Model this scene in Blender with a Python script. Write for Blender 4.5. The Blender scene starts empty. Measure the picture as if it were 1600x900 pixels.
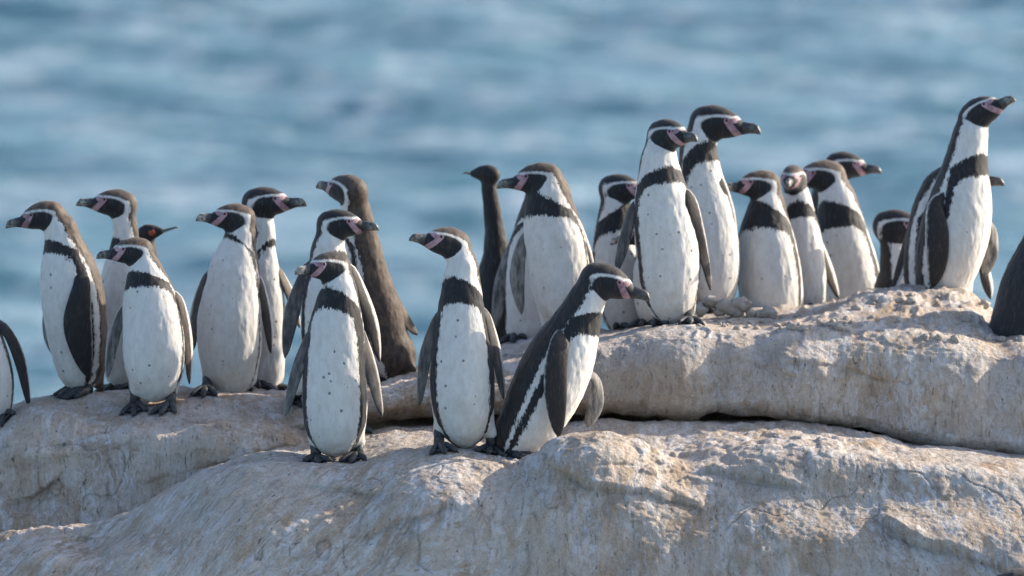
import bpy, math, random
import numpy as np
from mathutils import Vector
from mathutils.bvhtree import BVHTree

R = math.radians
C = bpy.context.scene.collection
SC = bpy.context.scene
random.seed(7)

# ------------------------------------------------------------------ camera
CAM = np.array([0.0, -20.0, 9.0])
PITCH = R(5.0)
W, H = 1600.0, 900.0
FPX = 20.0 / 2.78 * W                       # focal length in photo pixels
FWD = np.array([0, math.cos(PITCH), -math.sin(PITCH)])
UPV = np.array([0, math.sin(PITCH), math.cos(PITCH)])
RGT = np.array([1.0, 0, 0])
cd = bpy.data.cameras.new('camera')
cam = bpy.data.objects.new('camera', cd); C.objects.link(cam)
cam.location = CAM; cam.rotation_euler = (math.pi / 2 - PITCH, 0, 0)
cd.sensor_width = 36; cd.lens = 36 * FPX / W
cd.clip_start = 1; cd.clip_end = 20000
cd.dof.use_dof = True; cd.dof.focus_distance = 20.15
cd.dof.aperture_fstop = (cd.lens / 1000) / 0.075
SC.camera = cam

# ------------------------------------------------------------------ light
SUN_AZ = R(22)                               # from +x (right) towards +y (away)
SUN_EL = R(26)
TO_SUN = Vector((math.cos(SUN_AZ) * math.cos(SUN_EL), math.sin(SUN_AZ) * math.cos(SUN_EL), math.sin(SUN_EL)))
sd = bpy.data.lights.new('sun', 'SUN'); sd.energy = 4.3; sd.angle = R(0.5); sd.color = (1, .87, .70)
sun = bpy.data.objects.new('sun', sd); C.objects.link(sun)
sun.rotation_euler = TO_SUN.to_track_quat('Z', 'Y').to_euler()
wd = bpy.data.worlds.new('World'); SC.world = wd; wd.use_nodes = True
nt = wd.node_tree
sky = nt.nodes.new('ShaderNodeTexSky'); sky.sky_type = 'NISHITA'; sky.sun_disc = False
sky.sun_elevation = SUN_EL; sky.sun_rotation = math.pi / 2 - SUN_AZ
sky.air_density = 0.9; sky.dust_density = 1.6; sky.ozone_density = 1.0
nt.links.new(sky.outputs[0], nt.nodes['Background'].inputs[0])
nt.nodes['Background'].inputs[1].default_value = 0.15
SC.view_settings.view_transform = 'Standard'; SC.view_settings.look = 'None'
SC.view_settings.exposure = 0.82; SC.view_settings.gamma = 1
SC.cycles.max_bounces = 6

# ------------------------------------------------------------------ helpers
def at(px, py, Y):
    px = np.asarray(px, float); py = np.asarray(py, float); Y = np.asarray(Y, float)
    px, py, Y = np.broadcast_arrays(px, py, Y)
    d = FWD + ((px - W / 2) / FPX)[..., None] * RGT - ((py - H / 2) / FPX)[..., None] * UPV
    t = (Y - CAM[1]) / d[..., 1]
    return CAM + d * t[..., None]

def mpp(Y):                                   # metres per photo pixel at depth Y
    return (Y - CAM[1]) * 1.0 / FPX

def hashf(ix, iy, iz, seed):
    n = (ix.astype(np.int64) * 374761393 + iy.astype(np.int64) * 668265263 + iz.astype(np.int64) * 2147483647 + seed * 974634777) & 0xFFFFFFFF
    n = ((n ^ (n >> 13)) * 1274126177) & 0xFFFFFFFF
    n = ((n ^ (n >> 16)) * 2246822519) & 0xFFFFFFFF
    n = n ^ (n >> 15)
    return (n & 0xFFFFFF) / float(0x7FFFFF) - 1.0

def vnoise(P, seed=0):
    F = np.floor(P); f = P - F; I = F.astype(np.int64)
    u = f * f * f * (f * (f * 6 - 15) + 10)
    r = 0
    for dx in (0, 1):
        wx = u[..., 0] if dx else 1 - u[..., 0]
        for dy in (0, 1):
            wy = u[..., 1] if dy else 1 - u[..., 1]
            for dz in (0, 1):
                wz = u[..., 2] if dz else 1 - u[..., 2]
                r = r + wx * wy * wz * hashf(I[..., 0] + dx, I[..., 1] + dy, I[..., 2] + dz, seed)
    return r

def fbm(P, octv=4, seed=0, gain=.5, ridge=False):
    a, s, r = 1.0, 0.0, 0
    for o in range(octv):
        n = vnoise(P * (2.03 ** o) + o * 17.3, seed + o)
        if ridge: n = 1 - 2 * np.abs(n)
        r = r + a * n; s += a; a *= gain
    return r / s

def sstep(a, b, x):
    t = np.clip((x - a) / (b - a), 0, 1); return t * t * (3 - 2 * t)

def pchip(x, xs, ys):
    """smooth monotone interpolation; ys may be (n,) or (n,k)"""
    xs = np.asarray(xs, float); ys = np.asarray(ys, float)
    one = ys.ndim == 1
    if one: ys = ys[:, None]
    h = np.diff(xs)[:, None]; d = np.diff(ys, axis=0) / h
    m = np.zeros_like(ys)
    if len(xs) > 2:
        a, b = d[:-1], d[1:]
        with np.errstate(divide='ignore', invalid='ignore'):
            hm = 2 * a * b / (a + b)
        m[1:-1] = np.where(a * b > 0, hm, 0)
    m[0] = d[0]; m[-1] = d[-1]
    i = np.clip(np.searchsorted(xs, x) - 1, 0, len(xs) - 2)
    H_ = h[i]; t = ((np.clip(x, xs[0], xs[-1]) - xs[i])[:, None]) / H_
    t2, t3 = t * t, t * t * t
    r = (2 * t3 - 3 * t2 + 1) * ys[i] + (t3 - 2 * t2 + t) * H_ * m[i] + (-2 * t3 + 3 * t2) * ys[i + 1] + (t3 - t2) * H_ * m[i + 1]
    return r[:, 0] if one else r

def catmull(P, n):
    """n samples through the rows of P, uniform in arc length"""
    P = np.asarray(P, float)
    if len(P) == 2:
        t = np.linspace(0, 1, n)[:, None]; return P[0] * (1 - t) + P[1] * t
    Q = np.vstack([2 * P[0] - P[1], P, 2 * P[-1] - P[-2]])
    out = []
    for i in range(1, len(Q) - 2):
        t = np.linspace(0, 1, 30, endpoint=False)[:, None]
        a, b, c, d = Q[i - 1], Q[i], Q[i + 1], Q[i + 2]
        out.append(.5 * (2 * b + (c - a) * t + (2 * a - 5 * b + 4 * c - d) * t * t + (3 * b - a - 3 * c + d) * t ** 3))
    out = np.vstack(out + [P[-1:]])
    s = np.r_[0, np.cumsum(np.linalg.norm(np.diff(out[:, :3], axis=0), axis=1))]
    q = np.linspace(0, s[-1], n)
    return np.stack([np.interp(q, s, out[:, k]) for k in range(out.shape[1])], 1)

def mesh_np(name, V, F, smooth=True):
    me = bpy.data.meshes.new(name)
    V = np.asarray(V, np.float32); F = np.asarray(F, np.int32)
    k = F.shape[1]
    me.vertices.add(len(V)); me.vertices.foreach_set('co', V.ravel())
    me.loops.add(F.size); me.loops.foreach_set('vertex_index', F.ravel())
    me.polygons.add(len(F)); me.polygons.foreach_set('loop_start', np.arange(0, F.size, k, dtype=np.int32))
    me.polygons.foreach_set('use_smooth', np.full(len(F), smooth))
    me.update(calc_edges=True); me.validate()
    return me

def fattr(me, name, v):
    a = me.attributes.new(name, 'FLOAT', 'POINT'); a.data.foreach_set('value', np.asarray(v, np.float32))

def obj(name, me, mat, parent=None, **props):
    o = bpy.data.objects.new(name, me); C.objects.link(o)
    if mat: me.materials.append(mat)
    if parent: o.parent = parent
    for k, v in props.items(): o[k] = v
    return o

def grid_faces(nr, nc, wrap=False):
    i = np.arange(nr - 1)[:, None] * nc; j = np.arange(nc if wrap else nc - 1)[None]
    j2 = (j + 1) % nc
    return np.stack([i + j, i + j2, i + nc + j2, i + nc + j], -1).reshape(-1, 4)

# ------------------------------------------------------------------ material helpers
class NT:
    def __init__(s, name):
        s.m = bpy.data.materials.new(name); s.m.use_nodes = True
        s.t = s.m.node_tree; s.b = s.t.nodes['Principled BSDF']
    def n(s, kind, **kw):
        nd = s.t.nodes.new('ShaderNode' + kind)
        for k, v in kw.items():
            if k.startswith('i_'): nd.inputs[k[2:].replace('_', ' ')].default_value = v
            else: setattr(nd, k, v)
        return nd
    def l(s, a, b): s.t.links.new(a, b)
    def val(s, x, sock):
        if isinstance(x, (int, float)): sock.default_value = x
        elif isinstance(x, tuple): sock.default_value = x if len(x) == 4 or sock.type == 'VECTOR' else (*x, 1)
        else: s.l(x, sock)
    def math(s, op, a, b=0.0, c=None, clamp=False):
        nd = s.n('Math', operation=op); nd.use_clamp = clamp
        s.val(a, nd.inputs[0]); s.val(b, nd.inputs[1])
        if c is not None: s.val(c, nd.inputs[2])
        return nd.outputs[0]
    def mix(s, f, a, b):
        nd = s.n('Mix', data_type='RGBA'); s.val(f, nd.inputs[0]); s.val(a, nd.inputs[6]); s.val(b, nd.inputs[7]); return nd.outputs[2]
    def ramp(s, x, lo, hi, a=0.0, b=1.0):
        nd = s.n('MapRange'); nd.clamp = True; nd.interpolation_type = 'SMOOTHSTEP'
        s.val(x, nd.inputs[0]); s.val(lo, nd.inputs[1]); s.val(hi, nd.inputs[2]); s.val(a, nd.inputs[3]); s.val(b, nd.inputs[4]); return nd.outputs[0]
    def noise(s, vec, scale, detail=4.0, rough=.55, dist=0.0):
        nd = s.n('TexNoise'); s.l(vec, nd.inputs['Vector'])
        nd.inputs['Scale'].default_value = scale; nd.inputs['Detail'].default_value = detail
        nd.inputs['Roughness'].default_value = rough; nd.inputs['Distortion'].default_value = dist
        return nd.outputs[0]
    def mapv(s, vec, scale=(1, 1, 1), loc=(0, 0, 0), rot=(0, 0, 0)):
        nd = s.n('Mapping'); s.l(vec, nd.inputs[0]); nd.inputs['Location'].default_value = loc
        nd.inputs['Rotation'].default_value = rot; nd.inputs['Scale'].default_value = scale; return nd.outputs[0]
    def attr(s, name):
        return s.n('Attribute', attribute_name=name)
    def bump(s, h, strength, dist, prev=None):
        nd = s.n('Bump'); nd.inputs['Strength'].default_value = strength; nd.inputs['Distance'].default_value = dist
        s.l(h, nd.inputs['Height'])
        if prev is not None: s.l(prev, nd.inputs['Normal'])
        return nd.outputs[0]

def plumage_mat():
    t = NT('plumage')
    tc = t.n('TexCoord').outputs['Object']
    oi = t.n('ObjectInfo').outputs['Random']
    off = t.n('CombineXYZ'); 
    t.l(t.math('MULTIPLY', oi, 37.0), off.inputs[0]); t.l(t.math('MULTIPLY', oi, 71.0), off.inputs[1])
    add = t.n('VectorMath', operation='ADD'); t.l(tc, add.inputs[0]); t.l(off.outputs[0], add.inputs[1])
    P = add.outputs[0]
    stretch = t.mapv(P, (1, 1, .22))
    ne = t.noise(stretch, 260, 3, .6)                # feather-edge noise
    nm = t.noise(P, 45, 3, .6)
    dark = t.attr('dark').outputs['Fac']
    d = t.math('ADD', dark, t.math('MULTIPLY', t.math('SUBTRACT', ne, .5), t.math('MULTIPLY', t.attr('rough').outputs['Fac'], .030)))
    d = t.math('ADD', d, t.math('MULTIPLY', t.math('SUBTRACT', nm, .5), t.math('MULTIPLY', t.attr('rough').outputs['Fac'], .022)))
    fd = t.ramp(d, -.0034, .0034)
    # white plumage with faint stains
    soil = t.attr('soil').outputs['Fac']
    st = t.math('MULTIPLY', t.math('MAXIMUM', t.ramp(t.noise(P, 13, 5, .65), .44, .72), t.math('MULTIPLY', t.ramp(t.noise(P, 40, 4, .65), .54, .75), .6)), soil)
    base = t.mix(t.ramp(t.noise(t.mapv(P, (1, 1, .45)), 60, 4, .65), .3, .75), (.72, .705, .68), (.60, .58, .55))
    base = t.mix(t.math('MULTIPLY', st, .75), base, (.42, .33, .22))
    # belly spots
    vo = t.n('TexVoronoi', feature='F1'); t.l(P, vo.inputs['Vector']); vo.inputs['Scale'].default_value = 34
    dist = t.math('ADD', vo.outputs['Distance'], t.math('MULTIPLY', t.math('SUBTRACT', ne, .5), .22))
    sepc = t.n('SeparateColor'); t.l(vo.outputs['Color'], sepc.inputs[0])
    spot = t.math('MULTIPLY', t.ramp(dist, .085, .17, 1, 0), t.math('GREATER_THAN', sepc.outputs[0], .45))
    spot = t.math('MULTIPLY', spot, t.attr('spots').outputs['Fac'])
    base = t.mix(t.math('MULTIPLY', spot, .85), base, (.09, .09, .095))
    br = t.attr('brown').outputs['Fac']
    brn = t.math('MULTIPLY', br, t.ramp(t.noise(stretch, 38, 4, .65), .25, .7, .45, 1.0))
    dk = t.mix(brn, (.016, .017, .021), t.mix(t.ramp(t.noise(t.mapv(P, (1, 1, .5)), 85, 5, .7), .36, .66), (.075, .050, .036), (.19, .135, .095)))
    dk = t.mix(t.math('MULTIPLY', brn, t.math('MULTIPLY', t.ramp(t.noise(t.mapv(P, (1, 1, .6)), 22, 4, .65), .48, .68), .65)), dk, (.045, .036, .032))
    dk = t.mix(t.math('MULTIPLY', t.ramp(t.noise(stretch, 150, 2), .5, .75), .35), dk, (.10, .085, .075))
    col = t.mix(fd, base, dk)
    gr = t.attr('grey').outputs['Fac']
    mott = t.mix(t.ramp(t.noise(t.mapv(P, (1, 1, .3)), 70, 4, .65), .30, .66), (.30, .285, .265), (.065, .065, .068))
    col = t.mix(gr, col, mott)
    pk = t.math('ADD', t.attr('pink').outputs['Fac'], t.math('MULTIPLY', t.math('SUBTRACT', ne, .5), .004))
    col = t.mix(t.ramp(pk, -.0008, .0008), col, t.mix(t.ramp(nm, .3, .7), (.50, .31, .34), t.mix(oi, (.33, .18, .21), (.17, .09, .11))))
    t.l(col, t.b.inputs['Base Color'])
    t.b.inputs['Roughness'].default_value = .62
    t.b.inputs['Specular IOR Level'].default_value = .25
    t.b.inputs['Sheen Weight'].default_value = .12; t.b.inputs['Sheen Roughness'].default_value = .5
    bm = t.bump(t.noise(stretch, 330, 3, .6), .35, .002)
    bm = t.bump(t.noise(t.mapv(P, (1, 1, .5)), 60, 4, .6), .42, .005, bm)
    t.l(bm, t.b.inputs['Normal'])
    return t.m

def beak_mat():
    t = NT('beak_horn'); tc = t.n('TexCoord').outputs['Object']
    n = t.noise(tc, 120, 4, .6)
    band = t.attr('band').outputs['Fac']
    f = t.math('MULTIPLY', band, t.ramp(n, .36, .62))
    col = t.mix(f, (.030, .031, .036), (.50, .46, .40))
    col = t.mix(t.math('MULTIPLY', t.ramp(t.noise(tc, 300, 3), .5, .75), .5), col, (.13, .12, .11))
    t.l(col, t.b.inputs['Base Color']); t.b.inputs['Roughness'].default_value = .38
    t.l(t.bump(t.noise(tc, 260, 3), .4, .0015), t.b.inputs['Normal'])
    return t.m

def plain_mat(name, a, b, scale, rough, bstr=.4, bdist=.002, spec=.5):
    t = NT(name); tc = t.n('TexCoord').outputs['Object']
    n = t.noise(tc, scale, 4, .6)
    t.l(t.mix(t.ramp(n, .35, .7), a, b), t.b.inputs['Base Color']); t.b.inputs['Roughness'].default_value = rough
    t.b.inputs['Specular IOR Level'].default_value = spec
    t.l(t.bump(t.noise(tc, scale * 3, 3), bstr, bdist), t.b.inputs['Normal'])
    return t.m

def rock_mat():
    t = NT('guano_rock')
    geo = t.n('NewGeometry'); P = geo.outputs['Position']
    uv = t.n('UVMap').outputs[0]
    su = t.mapv(uv, (1, .36, 1))                           # streaks that run down the face
    wob = t.n('VectorMath', operation='ADD'); t.l(su, wob.inputs[0])
    wn = t.n('TexNoise'); t.l(uv, wn.inputs['Vector']); wn.inputs['Scale'].default_value = 14; wn.inputs['Detail'].default_value = 3
    wsc = t.n('VectorMath', operation='SCALE'); t.l(wn.outputs['Color'], wsc.inputs[0]); wsc.inputs['Scale'].default_value = .05
    t.l(wsc.outputs[0], wob.inputs[1]); su = wob.outputs[0]
    s1 = t.noise(su, 22, 6, .68, 1.2); s2 = t.noise(su, 52, 6, .72, .9)
    su2 = t.mapv(uv, (1, .2, 1), rot=(0, 0, R(10))); s3 = t.noise(su2, 60, 4, .7, .8)
    big = t.noise(P, 2.6, 4, .55); mid = t.noise(P, 9, 5, .6); fine = t.noise(P, 70, 5, .65)
    pale = t.mix(t.ramp(mid, .35, .65), (.45, .375, .315), (.585, .52, .465))
    col = t.mix(t.math('MULTIPLY', t.ramp(s1, .44, .68), t.ramp(big, .30, .60, .35, 1.0)), pale, (.70, .67, .645))          # white wash
    warm = t.attr('warm').outputs['Fac']
    s4 = t.noise(t.mapv(uv, (1, .25, 1), loc=(3, 1, 0)), 16, 5, .65, .8)
    tan = t.math('MULTIPLY', t.ramp(big, .40, .58), t.ramp(s4, .40, .58))
    tan = t.math('MAXIMUM', tan, t.math('MULTIPLY', warm, t.ramp(s4, .30, .55)))
    col = t.mix(t.math('MULTIPLY', tan, .68), col, t.mix(t.ramp(mid, .35, .65), (.42, .285, .175), (.52, .40, .29)))
    och = t.math('MULTIPLY', t.ramp(t.noise(P, 6, 4, .6, .5), .58, .70), t.ramp(s2, .35, .55))
    col = t.mix(t.math('MULTIPLY', och, .75), col, (.37, .225, .10))
    col = t.mix(t.math('MULTIPLY', t.ramp(s3, .53, .70), .65), col, (.215, .205, .20))      # grey weathering
    wsh = t.math('MULTIPLY', t.ramp(s2, .49, .61), t.ramp(t.noise(P, 3.0, 3, .5), .36, .52, .2, 1.0))
    wsh = t.math('MULTIPLY', wsh, t.math('SUBTRACT', 1.0, t.math('MULTIPLY', tan, .75)))
    col = t.mix(t.math('MULTIPLY', wsh, .85), col, (.66, .675, .71))                       # bluish white runs of guano
    col = t.mix(t.math('MULTIPLY', t.ramp(s2, .44, .33), .55), col, (.25, .205, .17))
    spk = t.math('MULTIPLY', t.ramp(t.noise(t.mapv(uv, (1, .4, 1)), 85, 3, .6), .64, .71), .8)
    col = t.mix(spk, col, (.085, .075, .07))
    spk2 = t.math('MULTIPLY', t.ramp(t.noise(t.mapv(su, (1, .8, 1), loc=(5, 2, 0)), 40, 4, .62, .6), .64, .70), t.ramp(t.noise(P, 5, 3, .5), .44, .58))
    col = t.mix(t.math('MULTIPLY', spk2, .8), col, (.13, .125, .125))
    col = t.mix(t.math('MULTIPLY', t.ramp(fine, .52, .72), .45), col, (.28, .225, .18))
    col = t.mix(t.math('MULTIPLY', t.ramp(t.noise(P, 190, 4, .7), .55, .74), .5), col, (.17, .145, .125))
    col = t.mix(t.math('MULTIPLY', t.ramp(t.noise(P, 130, 4, .7), .46, .30), .4), col, (.74, .71, .68))
    crk = t.attr('crack').outputs['Fac']
    col = t.mix(t.math('MULTIPLY', crk, .8), col, (.07, .055, .045))
    t.l(col, t.b.inputs['Base Color'])
    t.b.inputs['Roughness'].default_value = .88; t.b.inputs['Specular IOR Level'].default_value = .2
    b = t.bump(s2, .7, .010)
    b = t.bump(s1, .5, .012, b)
    b = t.bump(fine, .9, .008, b)
    b = t.bump(t.noise(P, 200, 4, .7), .8, .004, b)
    t.l(b, t.b.inputs['Normal'])
    return t.m

def sea_mat():
    t = NT('sea_water'); P = t.n('NewGeometry').outputs['Position']
    n = t.noise(P, .5, 4, .6)
    t.l(t.mix(t.ramp(n, .35, .7), (.09, .175, .24), (.18, .29, .36)), t.b.inputs['Base Color'])
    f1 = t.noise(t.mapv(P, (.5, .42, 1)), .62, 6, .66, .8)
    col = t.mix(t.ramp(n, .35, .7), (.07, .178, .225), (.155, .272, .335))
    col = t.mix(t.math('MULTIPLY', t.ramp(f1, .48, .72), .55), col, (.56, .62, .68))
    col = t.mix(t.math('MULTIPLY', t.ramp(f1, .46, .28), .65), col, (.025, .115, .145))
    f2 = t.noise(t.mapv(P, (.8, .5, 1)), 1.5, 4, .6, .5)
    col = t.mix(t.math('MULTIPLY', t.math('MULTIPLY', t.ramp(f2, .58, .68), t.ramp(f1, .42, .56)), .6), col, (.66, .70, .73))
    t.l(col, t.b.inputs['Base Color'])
    t.b.inputs['Roughness'].default_value = .12; t.b.inputs['IOR'].default_value = 1.33
    b = t.bump(t.noise(t.mapv(P, (1, 1.5, 1)), 2.6, 5, .62), .9, .10)
    t.l(b, t.b.inputs['Normal'])
    return t.m

M_PLUM = plumage_mat(); M_BEAK = beak_mat(); M_ROCK = rock_mat(); M_SEA = sea_mat()
M_FOOT = plain_mat('foot_skin', (.018, .020, .024), (.07, .075, .08), 140, .5)
M_EYE = plain_mat('eye', (.05, .018, .012), (.02, .008, .006), 80, .12)
M_RED = plain_mat('bare_orange_skin', (.45, .09, .03), (.30, .05, .02), 160, .5)
M_GREYBILL = plain_mat('grey_bill', (.20, .19, .17), (.10, .10, .10), 120, .4)
M_STONE = plain_mat('stone', (.46, .42, .37), (.34, .29, .24), 40, .9, .6, .004, .2)

# ------------------------------------------------------------------ sea
def build_sea():
    ys = [22.0]
    while ys[-1] < 9000:
        y = ys[-1]
        ys.append(y + (.16 if 45 < y < 190 else max(.16, .03 * abs(y - (45 if y < 45 else 190)) + .16)))
    ys = np.array([-3000, -600, -120, -40, -8, 10] + ys)
    xs = np.arange(-17, 17.01, .22); ext = []; x, st = 17.0, .3
    while x < 6000: x += st; st *= 1.22; ext.append(x)
    ext = np.array(ext); xs = np.r_[-ext[::-1], xs, ext]
    X, Y = np.meshgrid(xs, ys)
    cx = np.gradient(xs)[None] + 0 * X; cy = np.gradient(ys)[:, None] + 0 * X
    cell = np.maximum(cx, cy)
    rng = np.random.RandomState(3); Z = np.zeros_like(X)
    for k in range(46):
        lam = .7 * (1.098 ** k); th = R(-82) + rng.normal(0, .55)
        kx, ky = math.cos(th) * 2 * math.pi / lam, math.sin(th) * 2 * math.pi / lam
        ph = rng.uniform(0, 6.28) + 1.3 * vnoise(np.stack([X / (lam * 3), Y / (lam * 3), 0 * X + k], -1), k)
        amp = .0125 * lam ** .85 if lam < 9 else .0125 * 9 ** .85 * (9 / lam)
        w = np.sin(kx * X + ky * Y + ph)
        w = 1 - 1.25 * np.abs(w) ** 1.4 if k % 2 else w
        Z += amp * w * sstep(.55, .25, cell / lam)
    V = np.stack([X, Y, Z], -1).reshape(-1, 3)
    me = mesh_np('sea', V, grid_faces(len(ys), len(xs)))
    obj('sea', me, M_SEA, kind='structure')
build_sea()

# ------------------------------------------------------------------ rock sheets
TREES = []
def sheet(name, xk, rows, segs, seed, warm=None, cracks=(), lumps=(), folds=(), extra=None, du=2.1):
    """rows: list of (py list over xk, Y list over xk or number); the last and first rows drop to the sea."""
    xk = np.array(xk, float)
    xd = np.arange(max(-60.0, xk[0]), min(1660.0, xk[-1]), du)
    l = [xd[0]]; st = du
    while l[-1] > xk[0]: st *= 1.12; l.append(l[-1] - st)
    r = [xd[-1]]; st = du
    while r[-1] < xk[-1]: st *= 1.12; r.append(r[-1] + st)
    px = np.r_[np.array(l[1:])[::-1], xd, np.array(r[1:])]
    px = px[(px >= xk[0]) & (px <= xk[-1])]
    K = []
    for py, Y in rows:
        py = np.broadcast_to(np.asarray(py, float), xk.shape); Y = np.broadcast_to(np.asarray(Y, float), xk.shape)
        p = pchip(px, xk, np.stack([py, Y], 1))
        K.append(at(px, p[:, 0], p[:, 1]))
    K = np.stack(K)                                        # rows, cols, 3
    # drops to the sea in front and behind
    f = K[0].copy(); f[:, 1] -= 2.2; f[:, 2] = -1.0
    b = K[-1].copy(); b[:, 1] += 3.0; b[:, 2] = -1.0
    K = np.concatenate([f[None], K, b[None]]); segs = [14] + list(segs) + [14]
    tk = np.r_[0, np.cumsum(np.mean(np.linalg.norm(np.diff(K, axis=0), axis=2), axis=1))]
    tv = np.concatenate([np.linspace(tk[i], tk[i + 1], segs[i], endpoint=False) for i in range(len(segs))] + [tk[-1:]])
    nc = K.shape[1]
    G = pchip(tv, tk, K.reshape(len(K), -1)).reshape(len(tv), nc, 3)
    def normals(G):
        a = np.gradient(G, axis=1); c = np.gradient(G, axis=0)
        n = np.cross(a, c); return n / (np.linalg.norm(n, axis=2, keepdims=True) + 1e-9)
    N = normals(G)
    PX = np.broadcast_to(px, G.shape[:2])
    rel = G - CAM; dep = rel @ FWD
    PY = H / 2 - (rel @ UPV) / dep * FPX
    arc = np.cumsum(np.r_[np.zeros((1, nc)), np.linalg.norm(np.diff(G, axis=0), axis=2)], axis=0)
    d = np.zeros(G.shape[:2])
    arc = arc - arc[int(np.argmin(np.abs(tv - tk[len(rows) - 3])))][None]      # measured from the crest
    for cx, cy, rx, ry, hgt in lumps:
        d += hgt * np.exp(-((PX - cx) / rx) ** 2 - ((PY - cy) / ry) ** 2)
    G = G + N * d[..., None]; N = normals(G)
    up = sstep(.15, .75, N[..., 2])                        # 1 on tops
    steep = 1 - up
    d = .018 * fbm(G * 2.7, 2, seed) + .009 * fbm(G * 8, 3, seed + 9)
    slant = (.75 * sstep(.15, -.7, G[..., 0]) - .25 * sstep(.5, 1.2, G[..., 0])) * arc if name == 'front_rock' else 0 * arc
    S = np.stack([(G[..., 0] - slant) * 19 + 2.2 * fbm(G * 6, 3, seed + 3), arc * 5, G[..., 1] * 5], -1)
    d += steep * .0085 * fbm(S, 2, seed + 20, .4)
    pat = sstep(-.1, .3, fbm(G * 3.3, 2, seed + 50))
    d += .0036 * fbm(G * 24, 3, seed + 30, ridge=True) * (.25 + .75 * up * pat)
    d += .0022 * fbm(G * 46, 2, seed + 60) + .0016 * fbm(G * 95, 2, seed + 70) * (.4 + .6 * up)
    nz = fbm(G * np.array([3.6, 3.6, 2.2]) + .10 * fbm(G * 16, 2, seed + 33)[..., None], 3, seed + 134)
    gate = sstep(-.12, .12, fbm(G * 2.2, 2, seed + 35))
    fis = sstep(.020, .004, np.abs(nz)) * gate
    fis = 0 * fis
    nz2 = fbm(G * np.array([8, 8, 3.5]) + .05 * fbm(G * 30, 2, seed + 36)[..., None], 2, seed + 137)
    fis = np.maximum(fis, .8 * sstep(.022, .004, np.abs(nz2)) * sstep(.1, .3, fbm(G * 3.1, 2, seed + 38)))
    d += .012 * (np.abs(fbm(G * np.array([5, 5, 9]), 2, seed + 80)) - .2) * (.5 + .5 * pat)
    fl = fbm(G * np.array([16, 16, 30]), 3, seed + 40, .55)
    crust = np.zeros_like(d)
    for cx, cy, rx, ry in ((1050, 735, 130, 45), (1262, 585, 65, 35), (800, 735, 70, 22), (60, 850, 120, 22), (1440, 490, 130, 40), (1250, 690, 160, 25), (560, 600, 200, 30)):
        crust = np.maximum(crust, np.exp(-((PX - cx) / rx) ** 2 - ((PY - cy) / ry) ** 2))
    d += (.15 + .85 * crust) * np.maximum(up, .5 * crust) * .0080 * (sstep(-.05, .12, fl) + .5 * sstep(.18, .3, fl) - .5)      # broken crust
    d -= .004 * fis; cr = .5 * fis
    for pts, wd_, dp in cracks:
        pts = np.array(pts, float); best = np.full(d.shape, 1e9)
        qx = PX + 7 * fbm(G * 14, 2, 5); qy = PY + 7 * fbm(G * 14, 2, 6)
        for (x0, y0), (x1, y1) in zip(pts[:-1], pts[1:]):
            L2 = (x1 - x0) ** 2 + (y1 - y0) ** 2
            t = np.clip(((qx - x0) * (x1 - x0) + (qy - y0) * (y1 - y0)) / L2, 0, 1)
            best = np.minimum(best, np.hypot(qx - x0 - t * (x1 - x0), qy - y0 - t * (y1 - y0)))
        k = sstep(wd_, wd_ * .2, best); d -= dp * k; cr = np.maximum(cr, k)
    for pts, wid, hgt in folds:
        pts = np.array(pts, float)
        qx = PX + 10 * fbm(G * 9, 3, 15); qy = PY + 12 * fbm(G * 9, 3, 16)
        ly = np.interp(qx, pts[:, 0], pts[:, 1]); q = ly - qy
        inx = sstep(pts[0, 0] - 30, pts[0, 0] + 40, qx) * sstep(pts[-1, 0] + 30, pts[-1, 0] - 40, qx)
        md = np.clip(.55 + 1.6 * fbm(G * 4.5, 2, 41 + seed), 0, 1.3)
        d += hgt * inx * md * np.where(q > 0, np.exp(-q / wid) * sstep(-4, 9, q), -.25 * np.exp(q / (wid * .5)))
        cr = np.maximum(cr, .3 * inx * md * np.exp(-np.abs(q + 4) / 3.5))
    if extra is not None:
        e, c2 = extra(PX, PY, G, N); d += e; cr = np.maximum(cr, c2)
    G = G + N * d[..., None]
    me = mesh_np(name, G.reshape(-1, 3), grid_faces(len(tv), nc))
    uvl = me.uv_layers.new(name='UVMap')
    uvv = np.stack([G[..., 0] - slant, arc], -1).reshape(-1, 2).astype(np.float32)
    li = np.empty(len(me.loops), np.int32); me.loops.foreach_get('vertex_index', li)
    uvl.data.foreach_set('uv', uvv[li].ravel())
    wv = np.zeros(d.shape)
    for cx, cy, rx, ry, a in (warm or ()):
        wv = np.maximum(wv, a * np.exp(-((PX - cx) / rx) ** 2 - ((PY - cy) / ry) ** 2))
    fattr(me, 'warm', wv.ravel()); fattr(me, 'crack', cr.ravel())
    o = obj(name, me, M_ROCK, kind='structure')
    TREES.append(BVHTree.FromPolygons([Vector(v) for v in G.reshape(-1, 3).tolist()], grid_faces(len(tv), nc).tolist()))
    return o

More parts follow.
